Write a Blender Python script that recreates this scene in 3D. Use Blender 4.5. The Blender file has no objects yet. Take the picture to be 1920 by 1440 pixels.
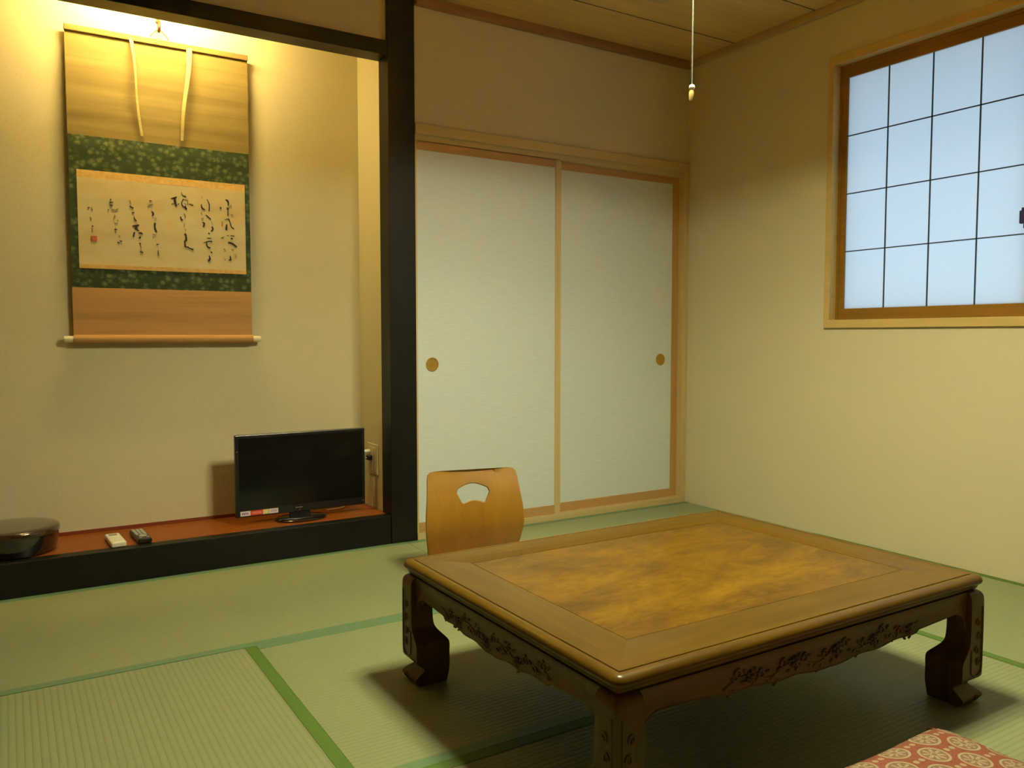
import bpy, bmesh, math, random
from mathutils import Vector, Matrix
from mathutils.geometry import delaunay_2d_cdt
random.seed(7)
PI = math.pi
scene = bpy.context.scene
COL = scene.collection

# ------------------------------------------------------------------ camera, world, exposure, lamp strengths
cd = bpy.data.cameras.new('camera'); cam = bpy.data.objects.new('camera', cd); COL.objects.link(cam)
cd.sensor_width = 36; cd.lens = 36 * 1523.861 / 1920; cd.clip_start = 0.02
cam.location = (-3.1700, -3.2899, 0.9176)
cam.rotation_euler = (PI / 2 - 0.05924, 0, -0.55588)
scene.camera = cam
vs = scene.view_settings
vs.view_transform = 'Standard'; vs.look = 'None'; vs.gamma = 1; vs.use_curve_mapping = False
vs.exposure = 0.0
W = bpy.data.worlds.new('sky'); scene.world = W; W.use_nodes = True
bg = W.node_tree.nodes['Background']
bg.inputs[0].default_value = (0.62, 0.82, 1.0, 1); bg.inputs[1].default_value = 1.50
LAMP_COLOR = (1.0, 0.97, 0.60); LAMP_STRENGTH = 250.0           # ring tubes of the pendant lamp
ALCOVE_COLOR = (1.0, 0.76, 0.27); ALCOVE_STRENGTH = 330.0       # tube behind the lintel of the alcove

# room: back wall y = 0, right wall x = 0, floor z = 0
XL, YF, HC = -3.45, -3.52, 2.383
AD = 0.36            # alcove back wall
AZ = 0.126           # alcove floor
PX0, PX1 = -1.752, -1.627

# ------------------------------------------------------------------ helpers
def tag(o, label=None, cat=None, group=None, kind=None):
    if label: o['label'] = label
    if cat: o['category'] = cat
    if group: o['group'] = group
    if kind: o['kind'] = kind
    return o

def empty(name, loc, rz=0):
    o = bpy.data.objects.new(name, None); COL.objects.link(o)
    o.location = loc; o.rotation_euler = (0, 0, rz); o.empty_display_size = .05
    return o

def wpos(o):
    v = Vector(o.location)
    while o.parent: o = o.parent; v += Vector(o.location)
    return v

def obj(name, bm, mat, parent=None, smooth=False, bevel=0, seg=2, local=False, origin=None):
    """bm in world coordinates (or in the parent's own ones with local=True)"""
    me = bpy.data.meshes.new(name)
    off = Vector((0, 0, 0))
    if parent is not None and not local: off = wpos(parent)
    own = Vector(origin) if origin is not None else None
    if own is not None:
        bmesh.ops.translate(bm, verts=bm.verts, vec=-own)
    elif not local and off.length:
        bmesh.ops.translate(bm, verts=bm.verts, vec=-off)
    bmesh.ops.recalc_face_normals(bm, faces=bm.faces)
    bm.to_mesh(me); bm.free()
    mats = mat if isinstance(mat, (list, tuple)) else [mat]
    for m in mats: me.materials.append(m)
    if smooth:
        for p in me.polygons: p.use_smooth = True
        try: me.set_sharp_from_angle(angle=math.radians(40))
        except Exception: pass
    o = bpy.data.objects.new(name, me); COL.objects.link(o)
    if parent is not None: o.parent = parent
    if own is not None: o.location = own - off
    if bevel:
        b = o.modifiers.new('bevel', 'BEVEL'); b.width = bevel; b.segments = seg; b.limit_method = 'ANGLE'
    return o

def box(bm, x0, x1, y0, y1, z0, z1, mi=0):
    v = [bm.verts.new(p) for p in ((x0,y0,z0),(x1,y0,z0),(x1,y1,z0),(x0,y1,z0),(x0,y0,z1),(x1,y0,z1),(x1,y1,z1),(x0,y1,z1))]
    for q in ((0,3,2,1),(4,5,6,7),(0,1,5,4),(1,2,6,5),(2,3,7,6),(3,0,4,7)):
        f = bm.faces.new([v[i] for i in q]); f.material_index = mi
    return bm
def B(*a, **k): return box(bmesh.new(), *a, **k)

def loft(bm, rings, cap=True, closed=True):
    R = [[bm.verts.new(p) for p in r] for r in rings]
    n = len(R[0])
    for a, b in zip(R, R[1:]):
        for i in range(n if closed else n - 1):
            j = (i + 1) % n
            try: bm.faces.new((a[i], a[j], b[j], b[i]))
            except ValueError: pass
    if cap and closed:
        bm.faces.new(R[0][::-1]); bm.faces.new(R[-1])
    return bm

def lathe(bm, prof, c=(0,0,0), n=32, axis='z', cap=True):
    """prof: list of (radius, height)"""
    rings = []
    for r, h in prof:
        ring = []
        for i in range(n):
            a = 2 * PI * i / n; u, v = r * math.cos(a), r * math.sin(a)
            p = {'z': (u, v, h), 'y': (u, h, v), 'x': (h, u, v)}[axis]
            ring.append((c[0]+p[0], c[1]+p[1], c[2]+p[2]))
        rings.append(ring)
    return loft(bm, rings, cap)

def tube(bm, pts, r, n=8):
    """tube through pts, r a number or list"""
    P = [Vector(p) for p in pts]; rings = []
    rr = r if isinstance(r, (list, tuple)) else [r] * len(P)
    up = None
    for i, p in enumerate(P):
        t = (P[min(i+1, len(P)-1)] - P[max(i-1, 0)]).normalized()
        if up is None:
            up = t.orthogonal().normalized()
        up = (up - t * up.dot(t)).normalized()
        s = t.cross(up)
        rings.append([p + (up * math.cos(2*PI*k/n) + s * math.sin(2*PI*k/n)) * rr[i] for k in range(n)])
    return loft(bm, rings)

def torus(bm, c, R, r, n=48, m=10):
    g = []
    for i in range(n):
        a = 2*PI*i/n
        g.append([bm.verts.new((c[0]+(R+r*math.cos(2*PI*j/m))*math.cos(a), c[1]+(R+r*math.cos(2*PI*j/m))*math.sin(a), c[2]+r*math.sin(2*PI*j/m))) for j in range(m)])
    for i in range(n):
        for j in range(m):
            bm.faces.new((g[i][j], g[(i+1)%n][j], g[(i+1)%n][(j+1)%m], g[i][(j+1)%m]))
    return bm

def smoothline(pts, k=6):
    """Catmull-Rom through tuples of any length"""
    if len(pts) < 3: return [tuple(p) for p in pts]
    Q = [pts[0]] + list(pts) + [pts[-1]]; out = []
    for i in range(1, len(Q)-2):
        for s in range(k):
            t = s / k
            out.append(tuple(.5*((2*b)+(c-a)*t+(2*a-5*b+4*c-d)*t*t+(3*b-a-3*c+d)*t**3) for a, b, c, d in zip(Q[i-1], Q[i], Q[i+1], Q[i+2])))
    out.append(tuple(pts[-1])); return out

# ------------------------------------------------------------------ materials
class N:
    def __init__(s, name):
        s.m = bpy.data.materials.new(name); s.m.use_nodes = True
        s.t = s.m.node_tree; s.n = s.t.nodes; s.b = s.n['Principled BSDF']
        s.tc = s.n.new('ShaderNodeTexCoord')
    def node(s, typ, **k):
        n = s.n.new(typ)
        for a, v in k.items(): setattr(n, a, v)
        return n
    def link(s, a, b): s.t.links.new(a, b)
    def put(s, sock, v):
        if isinstance(v, (int, float)): sock.default_value = v
        elif isinstance(v, (tuple, list)): sock.default_value = (tuple(v) + (1,))[:len(sock.default_value)]
        else: s.link(v, sock)
    def math(s, op, a, b=None, c=None, clamp=False):
        n = s.node('ShaderNodeMath', operation=op, use_clamp=clamp)
        s.put(n.inputs[0], a)
        if b is not None: s.put(n.inputs[1], b)
        if c is not None: s.put(n.inputs[2], c)
        return n.outputs[0]
    def mapping(s, scale=(1,1,1), rot=(0,0,0), src='Object', loc=(0,0,0)):
        n = s.node('ShaderNodeMapping'); s.link(s.tc.outputs[src], n.inputs[0])
        n.inputs['Location'].default_value = loc
        n.inputs['Scale'].default_value = scale; n.inputs['Rotation'].default_value = rot
        return n.outputs[0]
    def noise(s, vec, scale, detail=4, rough=.5, dist=0):
        n = s.node('ShaderNodeTexNoise'); s.link(vec, n.inputs['Vector'])
        n.inputs['Scale'].default_value = scale; n.inputs['Detail'].default_value = detail
        n.inputs['Roughness'].default_value = rough; n.inputs['Distortion'].default_value = dist
        return n.outputs['Fac']
    def ramp(s, fac, stops):
        n = s.node('ShaderNodeValToRGB'); s.put(n.inputs[0], fac); e = n.color_ramp.elements
        while len(e) < len(stops): e.new(.5)
        for x, (p, c) in zip(e, stops): x.position = p; x.color = tuple(c) + (1,)
        return n.outputs[0]
    def mix(s, f, a, b, mode='MIX'):
        n = s.node('ShaderNodeMix', data_type='RGBA', blend_type=mode)
        s.put(n.inputs[0], f); s.put(n.inputs[6], a); s.put(n.inputs[7], b)
        return n.outputs[2]
    def bump(s, h, strength=.2, dist=.002):
        n = s.node('ShaderNodeBump'); s.put(n.inputs['Height'], h)
        n.inputs['Strength'].default_value = strength; n.inputs['Distance'].default_value = dist
        s.link(n.outputs[0], s.b.inputs['Normal'])
    def xyz(s, vec):
        n = s.node('ShaderNodeSeparateXYZ'); s.link(vec, n.inputs[0]); return n.outputs
    def set(s, color=None, rough=None, metal=None, coat=None, coat_rough=None, spec=None):
        i = s.b.inputs
        if color is not None: s.put(i['Base Color'], color)
        if rough is not None: s.put(i['Roughness'], rough)
        if metal is not None: s.put(i['Metallic'], metal)
        if coat is not None: i['Coat Weight'].default_value = coat
        if coat_rough is not None: i['Coat Roughness'].default_value = coat_rough
        if spec is not None: i['Specular IOR Level'].default_value = spec
        return s.m

def plain(name, c, rough=.5, spec=.5, coat=0, metal=0, var=.06, scale=30):
    m = N(name); v = m.noise(m.mapping(), scale, 3)
    a = tuple(x*(1-var) for x in c); b = tuple(min(1, x*(1+var)) for x in c)
    return m.set(m.ramp(v, [(.3, a), (.7, b)]), rough, spec=spec, coat=coat, metal=metal, coat_rough=.08)

def m_wall(name, c):
    m = N(name); v = m.mapping()
    a = m.noise(v, 7, 3); b = m.noise(v, 260, 3, .7)
    col = m.mix(a, tuple(x*.96 for x in c), tuple(x*1.03 for x in c))
    col = m.mix(m.ramp(b, [(.35, (0,0,0)), (.7, (1,1,1))]), tuple(x*.9 for x in c), col)
    m.bump(b, .35, .0015)
    return m.set(col, .92, spec=.2)

def m_wood(name, c0, c1, axis='x', scale=1.0, rough=.45, coat=0, coat_rough=.15, spec=.5, streak=14):
    m = N(name); s = {'x': (.6, streak, streak), 'y': (streak, .6, streak), 'z': (streak, streak, .6)}[axis]
    v = m.mapping(tuple(k*scale for k in s))
    a = m.noise(v, 3, 5, .6, .4); b = m.noise(v, 14, 3, .6)
    f = m.math('ADD', m.math('MULTIPLY', a, .75), m.math('MULTIPLY', b, .25))
    m.bump(b, .05, .0006)
    return m.set(m.ramp(f, [(.32, c0), (.5, tuple((x+y)/2 for x, y in zip(c0, c1))), (.68, c1)]), rough, coat=coat, coat_rough=coat_rough, spec=spec)

MW = m_wall('beige_wallpaper', (.66, .60, .41))
MWD = m_wall('darkened_brown_paper', (.16, .12, .06))  # for the unseen walls, coloured dark to lessen bounced light
MWA = m_wall('beige_plaster', (.66, .60, .41))
M_CEIL = N('ceiling_boards')
def _ceil():
    m = M_CEIL; v = m.mapping((.5, 9, 9)); a = m.noise(v, 3, 5, .6, .5)
    return m.set(m.ramp(a, [(.3, (.56,.37,.135)), (.7, (.68,.47,.185))]), .6)
M_CEIL = _ceil()
M_MOULD = m_wood('brown_moulding', (.25,.13,.05), (.33,.18,.07), 'x')
M_MOULD2 = m_wood('pale_moulding', (.42,.30,.14), (.52,.37,.18), 'y')
PALEX = m_wood('pale_wood_lengthwise', (.50,.385,.175), (.60,.475,.235), 'x')
PALEZ = m_wood('pale_wood_upright', (.52,.39,.18), (.62,.48,.24), 'z')
RAIL = m_wood('warm_rail_lengthwise', (.43,.24,.085), (.52,.31,.12), 'x')
RAILZ = m_wood('warm_rail_upright', (.43,.24,.075), (.52,.30,.10), 'z')
PALEY = m_wood('pale_wood_window', (.52,.37,.13), (.62,.45,.17), 'y')
BRNY = m_wood('brown_sash_wood', (.22,.11,.012), (.28,.14,.018), 'y', spec=.2)
BLACK = plain('black_lacquer', (.0045,.0045,.003), .45, spec=.28, var=.25, scale=12)
LACQ = plain('gloss_black_lacquer', (.008,.006,.005), .12, spec=.6, coat=1, var=.2)
LIDM = plain('reflection_brown_lacquer', (.03,.012,.005), .2, spec=.5, coat=1, var=.2)  # black lid, the lit wall's brown reflection put into its base colour

# ------------------------------------------------------------------ room shell
def struct(name, bm, mat, label, cat, parent=None, **k):
    o = obj(name, bm, mat, parent, **k)
    if parent is None: tag(o, label, cat, kind='structure')
    return o
struct('floor', B(XL-.1, .1, YF-.1, .1, -.12, -.055), plain('subfloor', (.25,.18,.1), .8), 'wooden subfloor hidden under the tatami mats', 'floor')
struct('ceiling', B(XL-.1, .12, YF-.1, AD+.1, HC, HC+.1), M_CEIL, 'pale brown board ceiling over the room', 'ceiling')
bm = B(PX1, .1, .004, .12, 1.843, HC); box(bm, PX1, .1, .085, .12, -.055, 1.843)  # lower slab: unseen backing added to keep sky light out behind the doors
struct('wall_back', bm, MW, 'beige papered wall above the closet doors, with an added light-blocking backing behind them', 'wall')
WY0, WY1, WZ0, WZ1 = -2.62, -.89, .953, 2.151      # window hole
bm = B(0, .12, YF-.1, WY0, -.055, HC)
box(bm, 0, .12, WY1, .1, -.055, HC); box(bm, 0, .12, WY0, WY1, -.055, WZ0); box(bm, 0, .12, WY0, WY1, WZ1, HC)
struct('wall_right', bm, MW, 'beige papered wall with the high window', 'wall')
struct('wall_left', B(XL-.1, XL, YF-.1, AD+.1, -.055, HC), MWD, 'brown wall on the left, outside the view, darkened to cut bounced light', 'wall')
struct('wall_front', B(XL, 0, YF-.1, YF, -.055, HC), MWD, 'brown wall behind the viewer, darkened to cut bounced light', 'wall')
struct('wall_alcove_back', B(XL, PX1, AD, AD+.08, 0, HC), MWA, 'beige plaster wall at the back of the alcove behind the hanging scroll', 'wall')
struct('wall_alcove_right', B(PX0+.004, PX1, .098, AD, 0, HC), MWA, 'narrow beige side wall of the alcove beside the television', 'wall')
struct('wall_alcove_top', B(XL, PX0, .02, .085, 2.174, HC), MW, 'strip of beige wall above the black alcove lintel', 'wall')
struct('trim_1', B(PX0, PX1, -.004, .098, -.055, HC), BLACK, 'black lacquered corner post between alcove and closet doors', 'post', bevel=.002)
struct('trim_2', B(XL, PX0, 0, .098, 2.113, 2.174), BLACK, 'black lintel across the top of the alcove', 'beam', bevel=.002)
struct('trim_3', B(XL, PX0, 0, .055, -.055, AZ), BLACK, 'thick black sill beam along the foot of the alcove', 'beam', bevel=.003, seg=3)
M_ALC = m_wood('orange_alcove_board', (.20,.052,.006), (.28,.082,.010), 'x', rough=.42, spec=.2, streak=20)
struct('trim_4', B(XL, PX0+.004, .055, AD, .06, AZ-.002), M_ALC, 'reddish orange wooden floor board of the alcove under the television', 'board')
struct('trim_5', B(XL, PX0+.004, AD-.006, AD, AZ-.002, AZ+.012), m_wood('shadow_red_strip', (.16,.03,.01), (.22,.045,.012), 'x'), 'thin dark red strip painted for the shadow line along the back edge of the alcove floor', 'trim')  # shadow line at the base of the wall, put in as a dark coloured strip
# ceiling mouldings and board joints
bm = B(PX1, -.012, -.028, .004, HC-.038, HC)
struct('trim_6', bm, M_MOULD, 'brown moulding between back wall and ceiling', 'moulding', bevel=.002)
struct('trim_7', B(-.026, 0, YF, -.0, HC-.034, HC), M_MOULD2, 'pale moulding between window wall and ceiling', 'moulding', bevel=.002)
mj = plain('dark_joint', (.10,.06,.02), .8)
y = -.337; k = 8
while y > YF:
    struct('trim_%d' % k, B(XL, -.026, y-.0025, y+.0025, HC-.0015, HC), mj, 'thin dark joint line between ceiling boards, number %d from the back wall' % (k-7), 'joint')
    y -= .482; k += 1

# closet doors, head rail, sill and jamb
bm = B(PX1, .0, -.012, .085, 1.800, 1.843)
struct('trim_20', bm, PALEX, 'pale wooden head rail above the closet doors', 'rail', bevel=.0015)
struct('trim_21', B(PX1, -.02, .006, .085, 1.772, 1.800), PALEX, 'grooved lower part of the head rail over the closet doors', 'rail')
struct('trim_22', B(PX1, 0, -.006, .085, -.055, .030), PALEX, 'pale wooden sill under the closet doors', 'sill', bevel=.0015)
struct('trim_23', B(-.034, 0, -.008, .085, .030, 1.800), PALEZ, 'pale wooden jamb in the corner at the right of the closet doors', 'jamb', bevel=.0015)

def m_fusuma():
    m = N('pale_green_door_paper'); v = m.mapping((5, 1, 130)); a = m.noise(v, 2.2, 4, .6)
    b = m.noise(m.mapping((14, 1, 420)), 2, 3, .6)
    f = m.math('ADD', m.math('MULTIPLY', a, .6), m.math('MULTIPLY', b, .4))
    m.bump(f, .12, .001)
    return m.set(m.ramp(f, [(.3, (.57,.62,.62)), (.7, (.70,.755,.765))]), .75, spec=.3)
M_FUS = m_fusuma(); M_BRASS = plain('dull_brass', (.52,.33,.07), .42, metal=.7, var=.1)
def fusuma(name, x0, x1, y0, lst, rst, hx, label, lm, rm):
    root = empty(name, ((x0+x1)/2, y0+.009, .03)); tag(root, label, 'sliding door', kind='structure')
    z0, z1 = .030, 1.772; y1 = y0 + .018
    obj('panel', B(x0+lst, x1-rst, y0+.004, y1-.003, z0+.045, z1-.036), M_FUS, root)
    obj('rail', B(x0+lst, x1-rst, y0, y1, z0, z0+.045), RAIL, root, bevel=.001)
    obj('rail', B(x0+lst, x1-rst, y0, y1, z1-.036, z1+.004), RAIL, root, bevel=.001)
    obj('stile', B(x0, x0+lst, y0, y1, z0, z1+.004), lm, root, bevel=.001)
    obj('stile', B(x1-rst, x1, y0, y1, z0, z1+.004), rm, root, bevel=.001)
    # recessed round pull: ring + dished cup
    bm = bmesh.new()
    lathe(bm, [(.0315, y0+.0039), (.0315, y0+.0015), (.030, y0+.0008), (.027, y0+.0015), (.0262, y0+.0035), (.012, y0+.0044), (.0008, y0+.0044)], (hx, 0, .789), 32, 'y')
    h = obj('door_handle', bm, M_BRASS, root, smooth=True); h['label'] = 'round brass finger pull'
    bm = B(hx-.0012, hx+.0012, y0+.0030, y0+.0042, .789-.012, .789+.012)
    for s in (-1, 1): box(bm, hx-.010, hx+.010, y0+.0030, y0+.0042, .789+s*.008-.001, .789+s*.008+.001)
    obj('engraving', bm, M_BRASS, h)
fusuma('door_1', PX1, -.838, .006, .012, .034, -1.544, 'left sliding closet door of pale green paper, beside the black post', PALEZ, PALEZ)
fusuma('door_2', -.846, -.034, .034, .026, .042, -.154, 'right sliding closet door of pale green paper, near the room corner', RAILZ, RAILZ)

# ------------------------------------------------------------------ window
def pane_mat():
    m = N('frosted_glass'); out = m.n['Material Output']
    t = m.node('ShaderNodeBsdfTranslucent'); g = m.node('ShaderNodeBsdfDiffuse')
    t.inputs[0].default_value = (.93,.96,.98,1); g.inputs[0].default_value = (.55,.58,.58,1)
    mx = m.node('ShaderNodeMixShader'); mx.inputs[0].default_value = .22
    m.link(t.outputs[0], mx.inputs[1]); m.link(g.outputs[0], mx.inputs[2]); m.link(mx.outputs[0], out.inputs[0])
    return m.m
win = empty('window_1', (.02, -1.755, WZ0)); tag(win, 'high frosted window with a thin dark grid in a brown frame', 'window', kind='structure')
fo = .036   # pale outer casing (proud of the wall)
def frame4(x0, x1, ya, yb, za, zb, t, tb=None, tt=None):
    tb = tb or t; tt = tt or t
    bm = B(x0, x1, ya, yb, za, za+tb); box(bm, x0, x1, ya, yb, zb-tt, zb)
    box(bm, x0, x1, ya, ya+t, za+tb, zb-tt); box(bm, x0, x1, yb-t, yb, za+tb, zb-tt); return bm
o = obj('window_casing', frame4(-.014, .118, WY0, WY1, WZ0, WZ1, .028, .036, .036), PALEY, win, bevel=.0015); o['label'] = 'pale wooden outer casing'
yb, ya, zb, za = WY1-.028, WY0+.028, WZ1-.036, WZ0+.036
obj('window_frame', frame4(.030, .10, ya, yb, za, zb, .014), BRNY, win, bevel=.001)
MG = plain('dark_window_bar', (.035,.045,.06), .5)
MP = pane_mat()
def sash(y0, y1, x0):
    s = obj('sash', frame4(x0, x0+.022, y0, y1, za+.008, zb-.008, .040, .042, .048), BRNY, win, bevel=.0015)
    gy0, gy1, gz0, gz1 = y0+.040, y1-.040, za+.050, zb-.056
    obj('pane', B(x0+.009, x0+.012, gy0-.004, gy1+.004, gz0-.004, gz1+.004), MP, s)
    bm = bmesh.new(); n = 4
    for i in range(1, n):
        yy = gy1 + (gy0-gy1)*i/n; box(bm, x0+.004, x0+.0088, yy-.0022, yy+.0022, gz0, gz1)
    for i in range(1, 4):
        zz = gz0 + (gz1-gz0)*i/4; box(bm, x0+.004, x0+.0088, gy0, gy1, zz-.0022, zz+.0022)
    obj('grid', bm, MG, s); return s
s1 = sash(-1.772, WY1-.026, .034)
s2 = sash(WY0+.026, -1.728, .060)
bm = B(.012, .0335, -1.768, -1.706, 1.330, 1.378); box(bm, .018, .0335, -1.762, -1.718, 1.312, 1.330)
box(bm, .008, .024, -1.740, -1.715, 1.372, 1.388)
o = obj('latch', bm, plain('navy_plastic', (.012,.012,.10), .4), win, bevel=.003); o['label'] = 'dark blue window latch'
# roof eave outside
struct('trim_24', B(.12, .60, YF, .2, 2.175, 2.21), plain('eave_board', (.20,.17,.13), .8), 'underside of the eave outside above the window', 'eave')

# ------------------------------------------------------------------ tatami
def m_tatami(along):
    m = N('rush_matting_' + along); c = m.xyz(m.mapping())
    cross = c[1] if along == 'x' else c[0]
    ph = m.math('MULTIPLY', cross, 2*PI/.0155)
    rib = m.math('ABSOLUTE', m.math('SINE', m.math('MULTIPLY', ph, .5)))
    rib = m.math('POWER', rib, .45)
    sc = (9, 700, 1) if along == 'y' else (700, 9, 1)
    if along == 'y': sc = (30, 900, 1)
    else: sc = (900, 30, 1)
    fib = m.noise(m.mapping(sc), 1, 3, .6)
    big = m.noise(m.mapping(), 2.2, 3)
    col = m.ramp(fib, [(.25, (.225,.255,.135)), (.75, (.305,.34,.195))])
    col = m.mix(m.math('MULTIPLY', m.math('SUBTRACT', 1, rib), .55), col, (.14,.175,.065))
    col = m.mix(m.math('MULTIPLY', big, .25), col, (.235,.24,.115))
    h = m.math('ADD', rib, m.math('MULTIPLY', fib, .35))
    m.bump(h, .5, .0012)
    return m.set(col, .52, spec=.38)
TX, TY = m_tatami('x'), m_tatami('y')
M_HERI = plain('green_cloth', (.085,.165,.028), .6, spec=.35, var=.1, scale=200)
M_HERI_SHEEN = plain('sheen_green_cloth', (.125,.225,.115), .5, spec=.4, var=.08, scale=200)  # same green cloth, its grazing sheen put into a lighter colour
HW = .032
def mat_(x0, x1, y0, y1, along, label, hm=M_HERI, sides=(1, 1)):
    g = .0006; x0 += g; x1 -= g; y0 += g; y1 -= g
    r = empty('tatami_mat', ((x0+x1)/2, (y0+y1)/2, -.055))
    tag(r, label, 'tatami mat', 'tatami mats covering the floor')
    obj('rush_surface', B(x0, x1, y0, y1, -.055, 0), TX if along == 'x' else TY, r, bevel=.0015, origin=((x0+x1)/2, (y0+y1)/2, 0))
    for sd in (0, 1):
        if along == 'x':
            a = (x0, x1, y0-.0002, y0+HW) if sd == 0 else (x0, x1, y1-HW, y1+.0002)
        else:
            a = (x0-.0002, x0+HW, y0, y1) if sd == 0 else (x1-HW, x1+.0002, y0, y1)
        obj('cloth_border', B(*a, -.050, .0012), hm, r, bevel=.0006)
Y1, Y2, Y3 = -.885, -1.765, -2.645
XA, XB, XC = -.81, -2.57, -1.685
mat_(XC, 0, Y1, -.006, 'x', 'tatami mat along the sliding closet doors', M_HERI_SHEEN)
mat_(XL, XC, Y1, -.0, 'x', 'tatami mat along the black beam of the alcove', M_HERI_SHEEN)
mat_(XA, 0, Y3, Y1, 'y', 'tatami mat along the window wall, right of the table', M_HERI)
mat_(XB, XA, Y2, Y1, 'x', 'tatami mat under the back half of the table', M_HERI_SHEEN)
mat_(XB, XA, Y3, Y2, 'x', 'tatami mat under the front half of the table', M_HERI)
mat_(XL, XB, Y3, Y1, 'y', 'ribbed tatami mat with vivid green border at the lower left', M_HERI)
mat_(XL, -1.69, YF, Y3, 'x', 'tatami mat nearest the viewer on the left', M_HERI)
mat_(-1.69, 0, YF, Y3, 'x', 'tatami mat nearest the viewer on the right', M_HERI)

# ------------------------------------------------------------------ low table
def m_board(name, axis):
    m = N(name); s = (1.2, 16, 16) if axis == 'x' else (16, 1.2, 16)
    v = m.mapping(s, src='Object'); a = m.noise(v, 1.6, 6, .62, .8); p = m.noise(m.mapping(), 5, 3)
    f = m.math('ADD', m.math('MULTIPLY', a, .8), m.math('MULTIPLY', p, .2))
    return m.set(m.ramp(f, [(.30, (.075,.037,.001)), (.5, (.11,.056,.0015)), (.70, (.14,.073,.002))]), .42, coat=.22, coat_rough=.16, spec=.15)
def m_burl():
    m = N('figured_table_panel')
    w = m.noise(m.mapping((1.0, 2.2, 1)), 2.4, 4, .55, 1.2)
    w2 = m.noise(m.mapping((3, 7, 1)), 4, 6, .65, 2.0)
    kn = m.node('ShaderNodeTexVoronoi'); m.link(m.mapping((1, 1.4, 1)), kn.inputs['Vector']); kn.inputs['Scale'].default_value = 5.5
    k = m.math('SUBTRACT', 1, m.math('MULTIPLY', kn.outputs['Distance'], 3.5), clamp=True)
    f = m.math('ADD', m.math('MULTIPLY', w, .62), m.math('MULTIPLY', w2, .38))
    c = m.ramp(f, [(.33, (.06,.025,.0005)), (.45, (.115,.057,.001)), (.55, (.17,.088,.0015)), (.68, (.24,.133,.002))])
    c = m.mix(m.math('MULTIPLY', m.math('POWER', k, 3), .35), c, (.085,.038,.003))
    return m.set(c, .42, coat=.22, coat_rough=.16, spec=.15)
M_BX, M_BY, M_BURL = m_board('table_board_long', 'x'), m_board('table_board_short', 'y'), m_burl()
M_CARV = m_wood('dark_carved_wood', (.070,.031,.003), (.13,.060,.005), 'x', rough=.45, spec=.25, coat=.12, coat_rough=.25, streak=10)
M_LEG = m_wood('dark_leg_wood', (.070,.031,.003), (.12,.056,.005), 'z', rough=.45, spec=.25, coat=.12, coat_rough=.25, streak=10)
M_GROOVE = plain('table_groove', (.03,.012,.003), .6)
TX0, TX1, TY0, TY1, TZ = -2.290, -1.108, -2.218, -1.310, .322
table = empty('low_table', ((TX0+TX1)/2, (TY0+TY1)/2, 0))
tag(table, 'low carved wooden table with glossy figured top on the tatami', 'table')
CX, CY = (TX0+TX1)/2, (TY0+TY1)/2; HX, HY = (TX1-TX0)/2, (TY1-TY0)/2
INS = .137
prof = [(INS, .3185), (INS, .3218), (INS-.001, .3222), (.0275, .3222), (.0268, .3204), (.0248, .3204), (.0235, .3216), (.020, .3224), (.015, .3222),
        (.010, .3208), (.0055, .3182), (.0022, .3145), (.0004, .3100), (.0004, .3060), (.0026, .3018), (.0064, .2988), (.0090, .2972),
        (.0102, .2945), (.0118, .2905), (.0150, .2868), (.0190, .2850), (.0200, .2835), (INS, .2835)]
RC = .022
def side_pts(o, hx, hy):
    """bottom side (facing -y) of the mitred frame for inset o, from left mitre to right mitre"""
    pts = []
    if o < RC:
        for k in range(0, 5):
            a = math.radians(225 + 45*k/4); pts.append((-hx+RC+(RC-o)*math.cos(a), -hy+RC+(RC-o)*math.sin(a)))
        for k in range(0, 5):
            a = math.radians(270 + 45*k/4); pts.append((hx-RC+(RC-o)*math.cos(a), -hy+RC+(RC-o)*math.sin(a)))
    else:
        pts = [(-hx+o+i*1e-5, -hy+o) for i in range(5)] + [(hx-o-1e-5*(4-i), -hy+o) for i in range(5)]
    return pts
top = empty('tabletop', (0, 0, .3)); top.parent = table
bm = B(CX-HX+INS+.0016, CX+HX-INS-.0016, CY-HY+INS+.0016, CY+HY-INS-.0016, .300, .3218)
o = obj('centre_panel', bm, M_BURL, top, bevel=.0008); o['label'] = 'golden figured wooden centre panel'
for k in range(4):
    hx, hy = (HX, HY) if k % 2 == 0 else (HY, HX)
    rings = []
    for (ins, z) in prof:
        row = []
        for (a, b) in side_pts(ins, hx, hy):
            for _ in range(k): a, b = -b, a
            row.append((CX+a, CY+b, z))
        rings.append(row)
    bm = bmesh.new(); cols = [[r[i] for r in rings] for i in range(10)]
    loft(bm, cols)
    bmesh.ops.remove_doubles(bm, verts=bm.verts, dist=2e-5)
    obj('frame_board', bm, M_BX if k % 2 == 0 else M_BY, top, smooth=True)
obj('underside', B(CX-HX+INS, CX+HX-INS, CY-HY+INS, CY+HY-INS, .288, .2999), M_GROOVE, top)

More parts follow.
